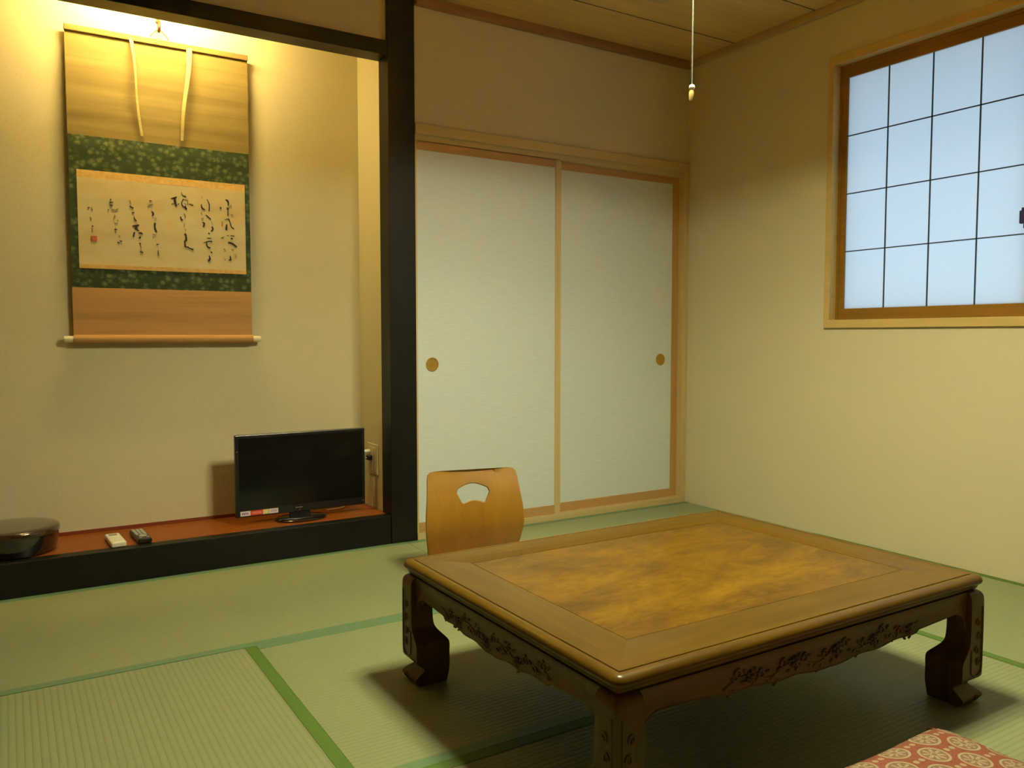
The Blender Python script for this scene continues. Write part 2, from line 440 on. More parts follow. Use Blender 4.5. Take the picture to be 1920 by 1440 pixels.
def lerp_tab(tab, z):
    for (z0, v0), (z1, v1) in zip(tab, tab[1:]):
        if z0 >= z >= z1:
            t = (z0-z)/(z0-z1) if z0 != z1 else 0; return v0+(v1-v0)*t
    return tab[-1][1]
OUT = smoothline([(.2838, .0135), (.279, .0055), (.270, .0012), (.255, 0), (.20, -.0005), (.12, -.0005), (.075, 0), (.064, .002), (.056, .0125), (.049, .0215), (.042, .0215), (.034, .012), (.026, .003), (.018, -.002), (.010, .002), (.003, .010), (.0008, .016)], 3)
INN = smoothline([(.2838, .063), (.23, .062), (.19, .062), (.155, .064), (.138, .072), (.120, .088), (.108, .095), (.08, .095), (.04, .095), (.0008, .090)], 3)
def leg(sx, sy):
    rings = []
    for i in range(61):
        z = .0015+.2823*(1-i/60); o_ = lerp_tab(OUT, z); n_ = lerp_tab(INN, z); r = .009
        pts = [(n_, n_), (n_, o_)]
        for k in range(5):
            a = PI/2*k/4; pts.append((o_+r-r*math.sin(a), o_+r-r*math.cos(a)))
        pts.append((o_, n_))
        ring = []
        for (a, b) in pts:
            x = TX0+a if sx < 0 else TX1-a; y_ = TY0+b if sy < 0 else TY1-b
            ring.append((x, y_, z))
        rings.append(ring)
    bm = bmesh.new(); loft(bm, rings)
    l = obj('leg', bm, M_LEG, table, smooth=True)
    # raised carved panel on the two outer faces: bead outline + small scrolls
    bm = bmesh.new()
    def P(face, u, z, d=-.0005):
        dd = lerp_tab(OUT, z) + d
        a, b = (u, dd) if face else (dd, u)
        return (TX0+a if sx < 0 else TX1-a, TY0+b if sy < 0 else TY1-b, z)
    for face in (0, 1):
        line = smoothline([(.013, .245), (.013, .20), (.013, .14), (.013, .088), (.020, .076), (.035, .070), (.050, .076), (.058, .088), (.058, .14)], 5)
        tube(bm, [P(face, u, z) for u, z in line], .0020, 6)
        for (cu, cz, s) in ((.032, .205, 1), (.028, .170, -1), (.036, .135, 1), (.030, .105, -1), (.030, .012, 1)):
            sp = [(cu+s*(.0105-.0012*t)*math.cos(t*1.05)*.8, cz+(.0125-.0014*t)*math.sin(t*1.05)) for t in [q*.5 for q in range(14)]]
            tube(bm, [P(face, u, max(.006, z)) for u, z in sp], [.0028-.0001*i for i in range(14)], 6)
    c = obj('carving', bm, M_CARV, l, smooth=True); c['label'] = 'scroll carving on the outer faces'
for sx in (-1, 1):
    for sy in (-1, 1): leg(sx, sy)

def apron(k):
    """k=0 faces -y, 1 faces +x, 2 faces +y, 3 faces -x"""
    L = (HX if k % 2 == 0 else HY); H_ = (HY if k % 2 == 0 else HX)
    half = L - .0620
    def T(u, d, z):
        a, b = u, -(H_-d)
        for _ in range(k): a, b = -b, a
        return (CX+a, CY+b, z)
    def bot(u):
        s = half - abs(u)           # distance from the leg
        if s < .055: return .186 + .050*math.sqrt(max(0, 1-(1-s/.055)**2))
        m = (abs(u))/(half-.055)    # 1 next to the leg, 0 in the middle
        z = .236 - .022*(1-m)**.9
        if m < .68: z -= .004 + .0022*math.sin((m)*22)
        return z
    n = 140; us = [-half + 2*half*i/n for i in range(n+1)]
    bm = bmesh.new(); fr = []
    rows = [(0, .0135), (.12, .012), (.25, .0145), (.75, .0150), (.90, .0125), (.97, .0130), (1, .0155)]
    grid = []
    for u in us:
        zt, zb_ = .2838, bot(u); col = []
        for (f, d) in rows: col.append(T(u, d, zt+(zb_-zt)*f))
        col.append(T(u, .034, zb_)); col.append(T(u, .034, zt)); grid.append(col)
    loft(bm, grid)
    ap = obj('apron', bm, M_CARV, table, smooth=True)
    # carving: wavy vine, curls, leaves and blossoms
    bm = bmesh.new()
    rnd = random.Random(20+k); span = half*.62
    vine = [(u, .0150, .241 - .004*(1-abs(u)/span) + .009*math.sin(u*42)) for u in [-span+2*span*i/90 for i in range(91)]]
    tube(bm, [T(*p) for p in vine], .0022, 6)
    i = 0; u = -span+.02
    while u < span-.01:
        s = 1 if i % 2 else -1
        z0 = .241 - .004*(1-abs(u)/span) + .009*math.sin(u*42)
        cz = z0 + s*.009
        sp = [(u+(.0115-.0013*t)*math.cos(t*1.1+s*1.4), .0138, cz+(.0105-.0012*t)*math.sin(t*1.1+s*1.4)) for t in [q*.5 for q in range(13)]]
        tube(bm, [T(*p) for p in sp], [.0026-.00012*q for q in range(13)], 6)
        for q in range(2):
            lu, lz = u+.017+rnd.uniform(-.003, .003), z0+(.010 if q else -.011)
            an = rnd.uniform(-.9, .9); ring = []
            M = Matrix.Translation(Vector(T(lu, .0145, lz)))
            R = Matrix.Rotation(PI/2*k, 4, 'Z') @ Matrix.Rotation(an, 4, 'Y')
            bmesh.ops.create_uvsphere(bm, u_segments=8, v_segments=6, radius=1, matrix=M @ R @ Matrix.Diagonal((.0085, .0036, .0036, 1)))
        if i % 4 == 2:
            for q in range(5):
                a = 2*PI*q/5; M = Matrix.Translation(Vector(T(u+.008*math.cos(a), .0135, z0+.008*math.sin(a))))
                bmesh.ops.create_uvsphere(bm, u_segments=8, v_segments=6, radius=1, matrix=M @ Matrix.Diagonal((.0048, .0048, .0048, 1)))
            bmesh.ops.create_uvsphere(bm, u_segments=8, v_segments=6, radius=.0042, matrix=Matrix.Translation(Vector(T(u, .0115, z0))))
        u += .033; i += 1
    edge = [T(u, .0135, bot(u)+.0022) for u in us]
    tube(bm, edge, .0020, 6)
    c = obj('carving', bm, M_CARV, ap, smooth=True); c['label'] = 'carved vine with blossoms along the apron'
for k in range(4): apron(k)

# ------------------------------------------------------------------ legless chair
def sheet(outline, holes, step, fn, thick, name, mat, parent, smooth=True):
    """flat outline (u, v) with holes, triangulated with inner points, bent by fn(u, v) -> (point, normal)"""
    def inside(p, poly):
        c = False
        for i in range(len(poly)):
            (x1, y1), (x2, y2) = poly[i], poly[i-1]
            if (y1 > p[1]) != (y2 > p[1]) and p[0] < (x2-x1)*(p[1]-y1)/(y2-y1)+x1: c = not c
        return c
    pts, edges = [], []
    for poly in [outline]+holes:
        b = len(pts); pts += [Vector(p) for p in poly]; edges += [(b+i, b+(i+1) % len(poly)) for i in range(len(poly))]
    us = [p[0] for p in outline]; vv = [p[1] for p in outline]
    u = min(us)+step*.5
    while u < max(us):
        v = min(vv)+step*.5
        while v < max(vv):
            p = (u, v)
            if inside(p, outline) and not any(inside(p, h) for h in holes) and min((Vector(p)-q).length for q in pts[:len(edges)]) > step*.45: pts.append(Vector(p))
            v += step
        u += step
    V, E, F = delaunay_2d_cdt(pts, edges, [], 0, 1e-6)[:3]
    bm = bmesh.new()
    A = []; C = []
    for p in V:
        q, nn = fn(p[0], p[1]); A.append(bm.verts.new(q + nn*thick/2)); C.append(bm.verts.new(q - nn*thick/2))
    cnt = {}
    for f in F:
        c = (sum(V[i][0] for i in f)/3, sum(V[i][1] for i in f)/3)
        if not inside(c, outline) or any(inside(c, h) for h in holes): continue
        bm.faces.new([A[i] for i in f]); bm.faces.new([C[i] for i in reversed(f)])
        for i in range(3):
            e = (f[i], f[(i+1) % 3]); cnt[e] = 1
    for (a, b) in cnt:
        if (b, a) not in cnt: bm.faces.new((A[b], A[a], C[a], C[b]))
    for v in [v for v in bm.verts if not v.link_faces]: bm.verts.remove(v)
    return obj(name, bm, mat, parent, smooth=smooth, local=True, bevel=.0025, seg=2)

M_PLY = m_wood('honey_bent_plywood', (.26,.125,.008), (.34,.17,.014), 'z', rough=.40, coat=.35, coat_rough=.25, streak=8, scale=.7)
chair = empty('legless_chair', (-1.655, -.575, 0), math.radians(-12))
tag(chair, 'legless bent plywood floor chair with a fan shaped hole, behind the table', 'chair')
# profile of the back: arc length -> (y, z); sitter looks towards -y
CH = smoothline([(-.02, .016), (.012, .022), (.030, .045), (.030, .085), (.014, .135), (.000, .19), (.004, .25), (.022, .32), (.050, .398)], 8)
cum = [0]
for a, b in zip(CH, CH[1:]): cum.append(cum[-1]+math.hypot(b[0]-a[0], b[1]-a[1]))
LBACK = cum[-1]
def back_fn(u, v):
    v = max(0, min(LBACK-1e-6, v))
    i = max(j for j in range(len(cum)) if cum[j] <= v); i = min(i, len(CH)-2)
    t = (v-cum[i])/(cum[i+1]-cum[i]); y = CH[i][0]+(CH[i+1][0]-CH[i][0])*t; z = CH[i][1]+(CH[i+1][1]-CH[i][1])*t
    ty, tz = CH[i+1][0]-CH[i][0], CH[i+1][1]-CH[i][1]; l = math.hypot(ty, tz); ty /= l; tz /= l
    cv = .55*u*u*min(1, v/.12)               # dished towards the sitter
    return Vector((u, y-cv, z)), Vector((0, tz, -ty))
def rounded(pts, rs, n=5):
    out = []
    for i, p in enumerate(pts):
        a, b, c = Vector(pts[i-1]), Vector(p), Vector(pts[(i+1) % len(pts)]); r = rs[i]
        if r == 0: out.append(tuple(b)); continue
        d1, d2 = (a-b).normalized(), (c-b).normalized()
        for k in range(n+1):
            t = k/n; p0, p2 = b+d1*r, b+d2*r
            out.append(tuple(p0*(1-t)**2 + b*2*t*(1-t) + p2*t*t))
    return out
T_ = LBACK
right = [(.170, 0), (.174, .06), (.186, .13), (.196, .20), (.196, .26), (.188, .33)]
rp = smoothline(right, 4)
outl = [(-a, b) for a, b in reversed(rp)]
outl = rp + rounded([(.180, T_), (-.180, T_)], [.028, .028], 6) + outl
ol = rp + [(.182, T_-.032), (.178, T_-.013), (.168, T_-.003), (.150, T_), (-.150, T_), (-.168, T_-.003), (-.178, T_-.013), (-.182, T_-.032)] + [(-a, b) for a, b in reversed(rp)]
hc = T_-.096
fan = [(-.066, hc+.004)] + [(-.060+.120*i/10, hc+.020+.0195*math.sin(PI*i/10)) for i in range(11)] + [(.066, hc+.004)]
fan += [(.047, hc-.034), (.040, hc-.036)] + [(.040-.080*i/8, hc-.036+.010*math.sin(PI*i/8)) for i in range(1, 8)] + [(-.040, hc-.036), (-.047, hc-.034)]
sheet(ol, [fan], .018, back_fn, .011, 'backrest', M_PLY, chair)
def seat_fn(u, v): return Vector((u, -.018-v, .016+.012*math.sin(min(1, v/.30)*PI/2))), Vector((0, 0, 1))
so = [(-.172, 0), (.172, 0), (.192, .10), (.196, .22), (.188, .34), (.170, .375), (-.170, .375), (-.188, .34), (-.196, .22), (-.192, .10)]
sheet(so, [], .05, seat_fn, .011, 'seat', M_PLY, chair)

# ------------------------------------------------------------------ floor cushions
def m_brocade():
    m = N('red_medallion_brocade'); per = .107
    def cell(offx, offy):
        c = m.xyz(m.mapping(loc=(offx+.0085, offy+.0435, 0)))
        fx = m.math('SUBTRACT', m.math('FRACT', m.math('DIVIDE', c[0], per)), .5)
        fy = m.math('SUBTRACT', m.math('FRACT', m.math('DIVIDE', c[1], per)), .5)
        return fx, fy
    def disc(off, stretch=1.0):
        fx, fy = cell(*off)
        r = m.math('SQRT', m.math('ADD', m.math('MULTIPLY', fx, fx), m.math('MULTIPLY', fy, fy)))
        return m.math('MULTIPLY', r, per), fx, fy
    med = None
    v = m.mapping(); spk = m.noise(v, 260, 3, .7); wv = m.noise(m.mapping((1,1,1)), 90, 2)
    ring_t = 0
    for off in ((0, 0), (per/2, per/2)):
        r, fx, fy = disc(off)
        inn = m.math('LESS_THAN', r, .0315)
        edge = m.math('MULTIPLY', m.math('GREATER_THAN', r, .0265), inn)
        an = m.math('ARCTAN2', fy, fx)
        pet = m.math('GREATER_THAN', m.math('SINE', m.math('MULTIPLY', an, 8)), m.math('SUBTRACT', m.math('MULTIPLY', r, 90), 1.6))
        pet = m.math('MULTIPLY', pet, m.math('LESS_THAN', r, .023))
        pet = m.math('MULTIPLY', pet, m.math('GREATER_THAN', r, .0055))
        pet = m.math('MULTIPLY', pet, m.math('GREATER_THAN', spk, .44))
        k = m.math('MAXIMUM', edge, pet)
        med = k if med is None else m.math('MAXIMUM', med, k)
        body = m.math('MULTIPLY', inn, 1.0)
        ring_t = body if ring_t == 0 else m.math('MAXIMUM', ring_t, body)
    dots = None
    for off in ((per/2+.009, 0), (per/2-.009, 0), (.009, per/2), (-.009, per/2)):
        r, fx, fy = disc(off)
        k = m.math('LESS_THAN', r, .0062); dots = k if dots is None else m.math('MAXIMUM', dots, k)
    base = m.mix(m.ramp(spk, [(.4, (0,0,0)), (.6, (1,1,1))]), (.215,.050,.032), (.26,.088,.054))
    c = m.mix(ring_t, base, (.22,.115,.075))
    c = m.mix(med, c, (.36,.31,.20)); c = m.mix(m.math('MULTIPLY', dots, .9), c, (.36,.30,.19))
    m.bump(m.math('ADD', m.math('ADD', med, dots), m.math('MULTIPLY', wv, .5)), .3, .0008)
    return m.set(c, .7, spec=.3)
M_BRO = m_brocade()
def cushion(cx, cy, z0, w, rz, label, th=.075):
    r = empty('floor_cushion', (cx, cy, z0), rz); tag(r, label, 'cushion', 'red brocade floor cushions')
    n = 26; bm = bmesh.new(); g = {}
    for side in (1, -1):
        for i in range(n+1):
            for j in range(n+1):
                u, v = 2*i/n-1, 2*j/n-1
                if side < 0 and (abs(u) == 1 or abs(v) == 1): g[side, i, j] = g[1, i, j]; continue
                k = 1-.035*(1-abs(v)**2)*abs(u)**4; kk = 1-.035*(1-abs(u)**2)*abs(v)**4
                f = ((1-abs(u)**7)*(1-abs(v)**7))**.5
                wob = .004*math.sin(5*u+1)*math.sin(4*v)
                dimple = .012*math.exp(-(u*u+v*v)*30)
                z = (.032 + f*(th/2) + (wob - dimple)*f) if side > 0 else .032 - f*.0315
                g[side, i, j] = bm.verts.new((u*w/2*k, v*w/2*kk, z))
        for i in range(n):
            for j in range(n):
                q = [g[side, i, j], g[side, i+1, j], g[side, i+1, j+1], g[side, i, j+1]]
                try: bm.faces.new(q if side > 0 else q[::-1])
                except ValueError: pass
    bmesh.ops.translate(bm, verts=bm.verts, vec=(0, 0, 0))
    obj('cover', bm, M_BRO, r, smooth=True, local=True)
    mt = plain('tassel_thread', (.40,.14,.07), .7)
    for (sx, sy) in ((1,1),(1,-1),(-1,1),(-1,-1)):
        bm = bmesh.new()
        for q in range(5):
            a = math.atan2(sy, sx)+(q-2)*.16
            p0 = Vector((sx*w/2*.993, sy*w/2*.993, .032)); p1 = p0+Vector((math.cos(a)*.028, math.sin(a)*.028, -.012))
            tube(bm, [p0, (p0+p1)/2+Vector((0,0,.003)), p1], .0012, 5)
        obj('tassel', bm, mt, r, local=True)
    return r
cushion(-1.695, -2.552, .0, .55, 0, 'red medallion brocade cushion on the tatami in front of the table')

# ------------------------------------------------------------------ hanging scroll
SX0, SX1 = -2.945, -2.256; SY = .3345
def m_tan(name, c0, c1, sc=(1.2, 1, 26)):
    m = N(name); a = m.noise(m.mapping(sc), 1.4, 5, .6, .4); b = m.noise(m.mapping((300, 1, 300)), 1, 2)
    m.bump(a, .25, .002)
    return m.set(m.mix(m.math('MULTIPLY', b, .15), m.ramp(a, [(.3, c0), (.7, c1)]), (.35,.2,.07)), .75, spec=.25)
M_TAN = m_tan('tan_silk', (.20,.155,.055), (.26,.205,.078))
M_TAN2 = m_tan('brown_silk', (.42,.23,.085), (.50,.28,.105), (2, 1, 60))
M_GOLD = N('gold_brocade')
def _g():
    m = M_GOLD; a = m.noise(m.mapping((40, 1, 40)), 1.5, 4, .6)
    return m.set(m.ramp(a, [(.4, (.60,.36,.10)), (.6, (.70,.45,.15))]), .55, spec=.4)
M_GOLD = _g()
def m_green():
    m = N('green_leaf_brocade')
    v = m.node('ShaderNodeTexVoronoi'); m.link(m.mapping((1, 0, 1.15)), v.inputs['Vector']); v.inputs['Scale'].default_value = 40
    v.inputs['Randomness'].default_value = .85
    w = m.noise(m.mapping((1, 0, 1)), 150, 2, .5, 1.5)
    f = m.math('ADD', m.math('MULTIPLY', v.outputs['Distance'], .70), m.math('MULTIPLY', w, .62))
    c = m.ramp(f, [(.38, (.155,.17,.08)), (.50, (.105,.135,.060)), (.60, (.062,.088,.036)), (.72, (.032,.052,.021))])
    return m.set(c, .7, spec=.25)
M_GREEN = m_green()
def m_paper():
    m = N('aged_calligraphy_paper'); a = m.noise(m.mapping((1, 1, 2)), 5, 4, .6); b = m.noise(m.mapping((1.5, 1, 14)), 2.2, 4, .6)
    c = m.ramp(a, [(.40, (.64,.55,.33)), (.72, (.60,.44,.20))]); c = m.mix(m.math('MULTIPLY', b, .3), c, (.60,.52,.30))
    m.bump(b, .2, .0015)
    return m.set(c, .8, spec=.2)
M_PAPER = m_paper()
M_INK = plain('black_ink', (.022,.013,.010), .7)
M_INKL = plain('thin_ink', (.17,.12,.06), .7)
scroll = empty('hanging_scroll', (-2.6, SY, .885))
tag(scroll, 'hanging calligraphy scroll with green brocade mount on the alcove wall', 'scroll')
def strip(name, x0, x1, z0, z1, mat, dy=0, par=scroll, n=24, amp=.0008, extra=None):
    """slightly rippled cloth strip, 1 mm thick"""
    bm = bmesh.new(); rings = []
    m_ = max(2, int((z1-z0)/.012))
    for j in range(m_+1):
        z = z0+(z1-z0)*j/m_
        rip = amp*math.sin(z*41)+amp*.6*math.sin(z*97+1)
        front = [(x0+(x1-x0)*i/n, SY+dy+rip+.8*amp*math.sin(i/n*PI*2+z*9), z) for i in range(n+1)]
        rings.append(front + [(p[0], p[1]+.0012, p[2]) for p in reversed(front)])
    loft(bm, rings)
    if extra: extra(bm)
    return obj(name, bm, mat, par, smooth=True)
mount = strip('upper_mount', SX0, SX1, 1.700, 2.100, M_TAN, amp=.0008)
strip('green_mount', SX0+.0005, SX1-.0005, 1.108, 1.700, M_GREEN)
strip('lower_mount', SX0, SX1, .912, 1.108, M_TAN2)
strip('gold_band', -2.918, -2.277, 1.538, 1.567, M_GOLD, -.0026)
strip('gold_band', -2.918, -2.277, 1.1835, 1.199, M_GOLD, -.0026)
INK = [[(242,116,4.7),(250,113,8.5),(254,102,6.2),(251,92,3.9)],[(262,98,2.3),(265,92,2.3),(257,85,2.3)],[(220,84,10.9),(222,77,9.3)],[(250,84,13.2),(251,74,10.9)],[(251,73,5.4),(251,49,7.8)],[(263,55,4.7),(271,54,3.9)],[(227,25,3.1),(225,2,3.1)],[(237,32,3.1),(253,36,3.9),(259,20,4.7),(264,4,5.4),(275,-5,4.7)],[(245,13,6.2),(243,-7,10.9),(247,-10,5.4)],[(221,-48,5.4),(231,-42,5.4)],[(244,-35,4.7),(253,-34,4.7)],[(260,-34,6.2),(276,-35,7.0)],[(260,-47,9.3),(269,-45,8.5)],[(249,-64,8.5),(267,-68,10.1),(285,-82,8.5)],[(230,-92,4.7),(238,-95,3.9)],[(263,-92,3.9),(272,-95,3.9)],[(283,-111,3.1),(274,-116,3.1)],[(234,-133,3.1),(235,-141,3.9)],[(256,-119,3.9),(258,-137,8.5),(250,-137,3.9)],[(145,121,3.1),(147,114,3.1)],[(143,90,3.1),(146,74,7.8),(157,68,4.7)],[(166,111,3.1),(175,92,4.7),(174,63,5.4)],[(143,54,3.1),(144,44,2.3)],[(142,28,3.9),(152,32,3.9)],[(161,46,6.2),(180,29,7.8)],[(146,14,4.7),(154,10,7.0),(149,-5,7.0)],[(183,17,3.1),(186,14,3.1)],[(184,-1,7.0),(188,-12,7.0),(180,-21,6.2)],[(169,-28,9.3),(174,-33,7.8)],[(162,-50,3.9),(180,-51,6.2)],[(149,-72,3.1),(168,-64,5.4),(184,-63,6.2)],[(162,-66,3.9),(163,-84,6.2),(176,-92,7.0)],[(177,-106,7.8),(183,-113,7.0)],[(170,-123,3.9),(173,-136,8.5),(167,-149,8.5)],[(162,-141,3.1),(178,-137,3.9)],[(25,102,7.0),(47,110,10.1)],[(38,109,15.5),(41,81,17.8)],[(27,80,5.4),(32,83,5.4)],[(41,79,14.0),(47,74,9.3)],[(50,82,5.4),(56,84,4.7)],[(66,131,2.3),(69,120,4.7),(84,115,6.2)],[(73,106,3.9),(65,86,4.7),(72,74,5.4),(86,66,4.7)],[(73,103,3.1),(88,101,3.9),(89,82,4.7)],[(76,87,3.1),(83,85,3.1)],[(79,78,7.8),(83,62,8.5)],[(94,87,4.7),(111,82,7.0)],[(60,32,4.7),(63,19,8.5),(70,20,3.9)],[(73,45,3.1),(79,36,3.1),(76,26,3.1)],[(75,7,1.9),(73,-12,3.1)],[(78,-18,3.1),(79,-28,3.1)],[(74,-38,14.0),(82,-47,9.3)],[(79,-47,7.0),(80,-63,10.1),(72,-72,8.5)],[(74,-72,8.5),(76,-94,11.6)],[(78,-92,9.3),(90,-93,7.0)],[(88,-95,7.0),(108,-102,8.5)],[(-58,87,6.2),(-49,86,4.7)],[(-64,61,3.1),(-61,68,2.3),(-45,74,2.3)],[(-50,45,3.9),(-44,35,7.0),(-49,26,7.0)],[(-34,21,2.3),(-38,12,2.3)],[(-39,-1,9.3),(-40,-20,7.8),(-34,-39,8.5)],[(-49,-49,3.9),(-36,-50,3.9)],[(-47,-63,4.7),(-45,-58,3.1)],[(-36,-89,6.2),(-27,-87,5.4)],[(-30,-111,3.1),(-29,-130,7.0)],[(-32,-132,3.9),(-25,-133,3.1)],[(-131,82,2.3),(-127,70,3.1)],[(-132,59,6.2),(-118,52,7.0)],[(-124,33,6.2),(-115,35,4.7)],[(-117,18,2.3),(-115,9,5.4),(-108,0,6.2)],[(-123,-20,7.8),(-99,-15,11.6)],[(-110,-19,18.6),(-110,-34,16.3)],[(-117,-44,10.1),(-121,-63,9.3)],[(-107,-34,10.1),(-99,-38,6.2)],[(-102,-48,4.7),(-93,-46,7.8),(-86,-50,5.4)],[(-101,-68,5.4),(-95,-61,4.7),(-96,-68,3.9)],[(-100,-88,6.2),(-93,-88,5.4)],[(-96,-90,3.9),(-93,-108,3.1)],[(-98,-121,6.2),(-86,-124,6.2)],[(-93,-113,3.1),(-95,-121,3.9)],[(-201,82,6.2),(-199,76,5.4)],[(-205,68,5.4),(-191,69,4.7)],[(-204,57,6.2),(-194,55,5.4)],[(-211,38,7.8),(-207,37,5.4)],[(-199,42,3.1),(-185,39,3.1),(-174,45,3.1)],[(-187,20,3.1),(-192,0,3.1)],[(-188,16,3.1),(-183,16,3.1)],[(-177,1,3.1),(-175,-5,3.1)],[(-189,-14,3.1),(-178,-13,3.1)],[(-190,-38,5.4),(-180,-38,7.0)],[(-185,-30,3.1),(-185,-53,3.9)],[(-172,-60,3.1),(-171,-66,3.1)],[(-180,-89,7.8),(-173,-90,7.0)],[(-171,-82,5.4),(-163,-84,7.0)],[(-282,40,5.4),(-276,42,4.7)],[(-269,43,3.1),(-266,32,4.7)],[(-276,4,2.3),(-271,-3,3.1),(-273,-9,2.3)],[(-268,-28,7.8),(-266,-33,7.0)],[(-269,-36,3.9),(-268,-54,3.1)]]
def write(bm):
    """the brushed strokes belong to the paper's own mesh"""
    for st in INK:
        pts = smoothline([(a/1000-2.6, b/1000+1.38, w/1000) for a, b, w in st], 5)
        mi = 1 if max(p[2] for p in st) > 5.0 else 2
        rings = []
        for i, p in enumerate(pts):
            q0, q1 = pts[max(0, i-1)], pts[min(len(pts)-1, i+1)]
            dx, dz = q1[0]-q0[0], q1[1]-q0[1]; l = math.hypot(dx, dz) or 1; dx /= l; dz /= l
            w = p[2]*.40*(.75 if i in (0, len(pts)-1) else 1); yy = SY-.0026-.0018
            rings.append([(p[0]-dz*w, yy, p[1]+dx*w), (p[0]+dz*w, yy, p[1]-dx*w), (p[0]+dz*w, yy+.0018, p[1]-dx*w), (p[0]-dz*w, yy+.0018, p[1]+dx*w)])
        n0 = len(bm.faces); loft(bm, rings); bm.faces.ensure_lookup_table()
        for f in bm.faces[n0:]: f.material_index = mi
paper = strip('calligraphy_paper', -2.918, -2.277, 1.199, 1.538, [M_PAPER, M_INK, M_INKL], -.0026, amp=.0004, extra=write)
paper['label'] = 'aged paper with brushed black calligraphy'
bm = B(-2.874, -2.853, SY-.0050, SY-.0035, 1.291, 1.311)
o = obj('seal', bm, plain('vermilion', (.50,.10,.035), .7), paper); o['label'] = 'small square red seal'
bm = B(-2.8665, -2.8645, SY-.0054, SY-.0049, 1.294, 1.308); box(bm, -2.872, -2.856, SY-.0054, SY-.0049, 1.3005, 1.3022)
obj('seal_mark', bm, plain('pale_seal_mark', (.62,.35,.16), .7), paper)
# top rod
bm = bmesh.new()
box(bm, SX0-.002, SX1+.002, SY-.009, SY+.004, 2.092, 2.116)
obj('top_rod', bm, m_tan('rod_silk', (.20,.13,.045), (.25,.165,.06)), scroll, bevel=.0035, seg=3)
# roller with ivory ends
bm = bmesh.new(); lathe(bm, [(.0175, SX0), (.0175, SX1)], (0, SY-.006, .904), 24, 'x')
roller = obj('roller', bm, M_TAN2, scroll, smooth=True)
M_IV = plain('ivory', (.74,.66,.44), .4)
for s, x in ((-1, SX0), (1, SX1)):
    bm = bmesh.new(); lathe(bm, [(.0125, x), (.0130, x+s*.004), (.0130, x+s*.030), (.0115, x+s*.034), (.004, x+s*.035)], (0, SY-.006, .904), 20, 'x')
    o = obj('roller_knob', bm, M_IV, roller, smooth=True); o['label'] = 'ivory coloured knob'
# two free hanging ribbons
def ribbon(x0, x1, z0, z1, w0, w1, tw):
    rings = []; n = 26
    for i in range(n+1):
        t = i/n; x = x0+(x1-x0)*t; z = z0+(z1-z0)*t; w = (w0+(w1-w0)*t)/2; a = tw*math.sin(t*PI*.9+.35)
        d = .011*math.sin(PI*min(1, t*1.05))+.004
        x += .003*math.sin(t*7)
        c, s = math.cos(a)*w, math.sin(a)*w
        y = SY-.006-d
        rings.append([(x-c, y-s, z), (x+c, y+s, z), (x+c, y+s+.0012, z), (x-c, y-s+.0012, z)])
    bm = bmesh.new(); loft(bm, rings); return bm
M_RIB = m_tan('gold_ribbon', (.42,.36,.16), (.56,.48,.24), (60, 1, 90))
obj('ribbon', ribbon(-2.712, -2.682, 2.103, 1.722, .017, .010, .9), M_RIB, scroll)
obj('ribbon', ribbon(-2.492, -2.530, 2.103, 1.722, .022, .010, -.55), M_RIB, scroll)
# cord and hook
bm = bmesh.new()
for s in (-1, 1):
    tube(bm, [(-2.605, SY-.002, 2.158), (-2.605+s*.016, SY-.002, 2.146), (-2.605+s*.036, SY-.002, 2.122)], .0022, 6)
obj('hanging_cord', bm, plain('brown_cord', (.13,.06,.02), .7), scroll)
hook = empty('scroll_hook', (-2.605, AD, 2.17)); tag(hook, 'small bronze hook on the alcove wall above the scroll', 'hook')
MBZ = plain('bronze', (.035,.016,.006), .4, spec=.3)
bm = bmesh.new(); tube(bm, smoothline([(-2.605, AD-.001, 2.197), (-2.605, AD-.018, 2.195), (-2.605, SY-.004, 2.180), (-2.605, SY-.006, 2.160), (-2.605, SY+.004, 2.151), (-2.605, SY+.012, 2.160)], 4), .0060, 10)
obj('hook_arm', bm, MBZ, hook, smooth=True)
bm = bmesh.new(); lathe(bm, [(.010, AD-.0005), (.010, AD-.004), (.006, AD-.006), (.001, AD-.0065)], (-2.605, 0, 2.197), 16, 'y')
obj('wall_plate', bm, MBZ, hook, smooth=True)

# ------------------------------------------------------------------ television
tv = empty('television', (-2.09, .165, AZ)); tag(tv, 'black flat screen television standing in the alcove', 'television')
TVX0, TVX1, TVZ0, TVZ1, TVY = -2.378, -1.808, .156, .503, .165
MTV = plain('television_black', (.010,.010,.010), .32, var=.2); MSC = plain('dark_screen', (.0045,.005,.0055), .14, spec=.4, var=.1)
bm = B(TVX0, TVX1, TVY, TVY+.022, TVZ0, TVZ1); box(bm, TVX0+.05, TVX1-.05, TVY+.022, TVY+.045, TVZ0+.03, TVZ1-.06)
casing = obj('casing', bm, MTV, tv, bevel=.003)
obj('screen', B(TVX0+.014, TVX1-.014, TVY-.0008, TVY+.001, TVZ0+.034, TVZ1-.014), MSC, tv)
bm = bmesh.new()
rings = []
for (z, a, b) in ((AZ, .112, .072), (AZ+.006, .112, .072), (AZ+.011, .106, .066), (AZ+.013, .06, .03)):
    rings.append([(-2.105+a*math.cos(t), TVY-.005+b*math.sin(t), z) for t in [2*PI*i/40 for i in range(40)]])
loft(bm, rings); obj('stand_base', bm, LACQ, tv, smooth=True)
bm = B(-2.150, -2.060, TVY+.004, TVY+.026, AZ+.010, TVZ0+.02); obj('stand_neck', bm, MTV, tv, bevel=.003)
st = [(-2.361, -2.320, (.75,.70,.72)), (-2.320, -2.268, (.62,.06,.035)), (-2.268, -2.240, (.66,.62,.18)), (-2.240, -2.203, (.72,.66,.70))]
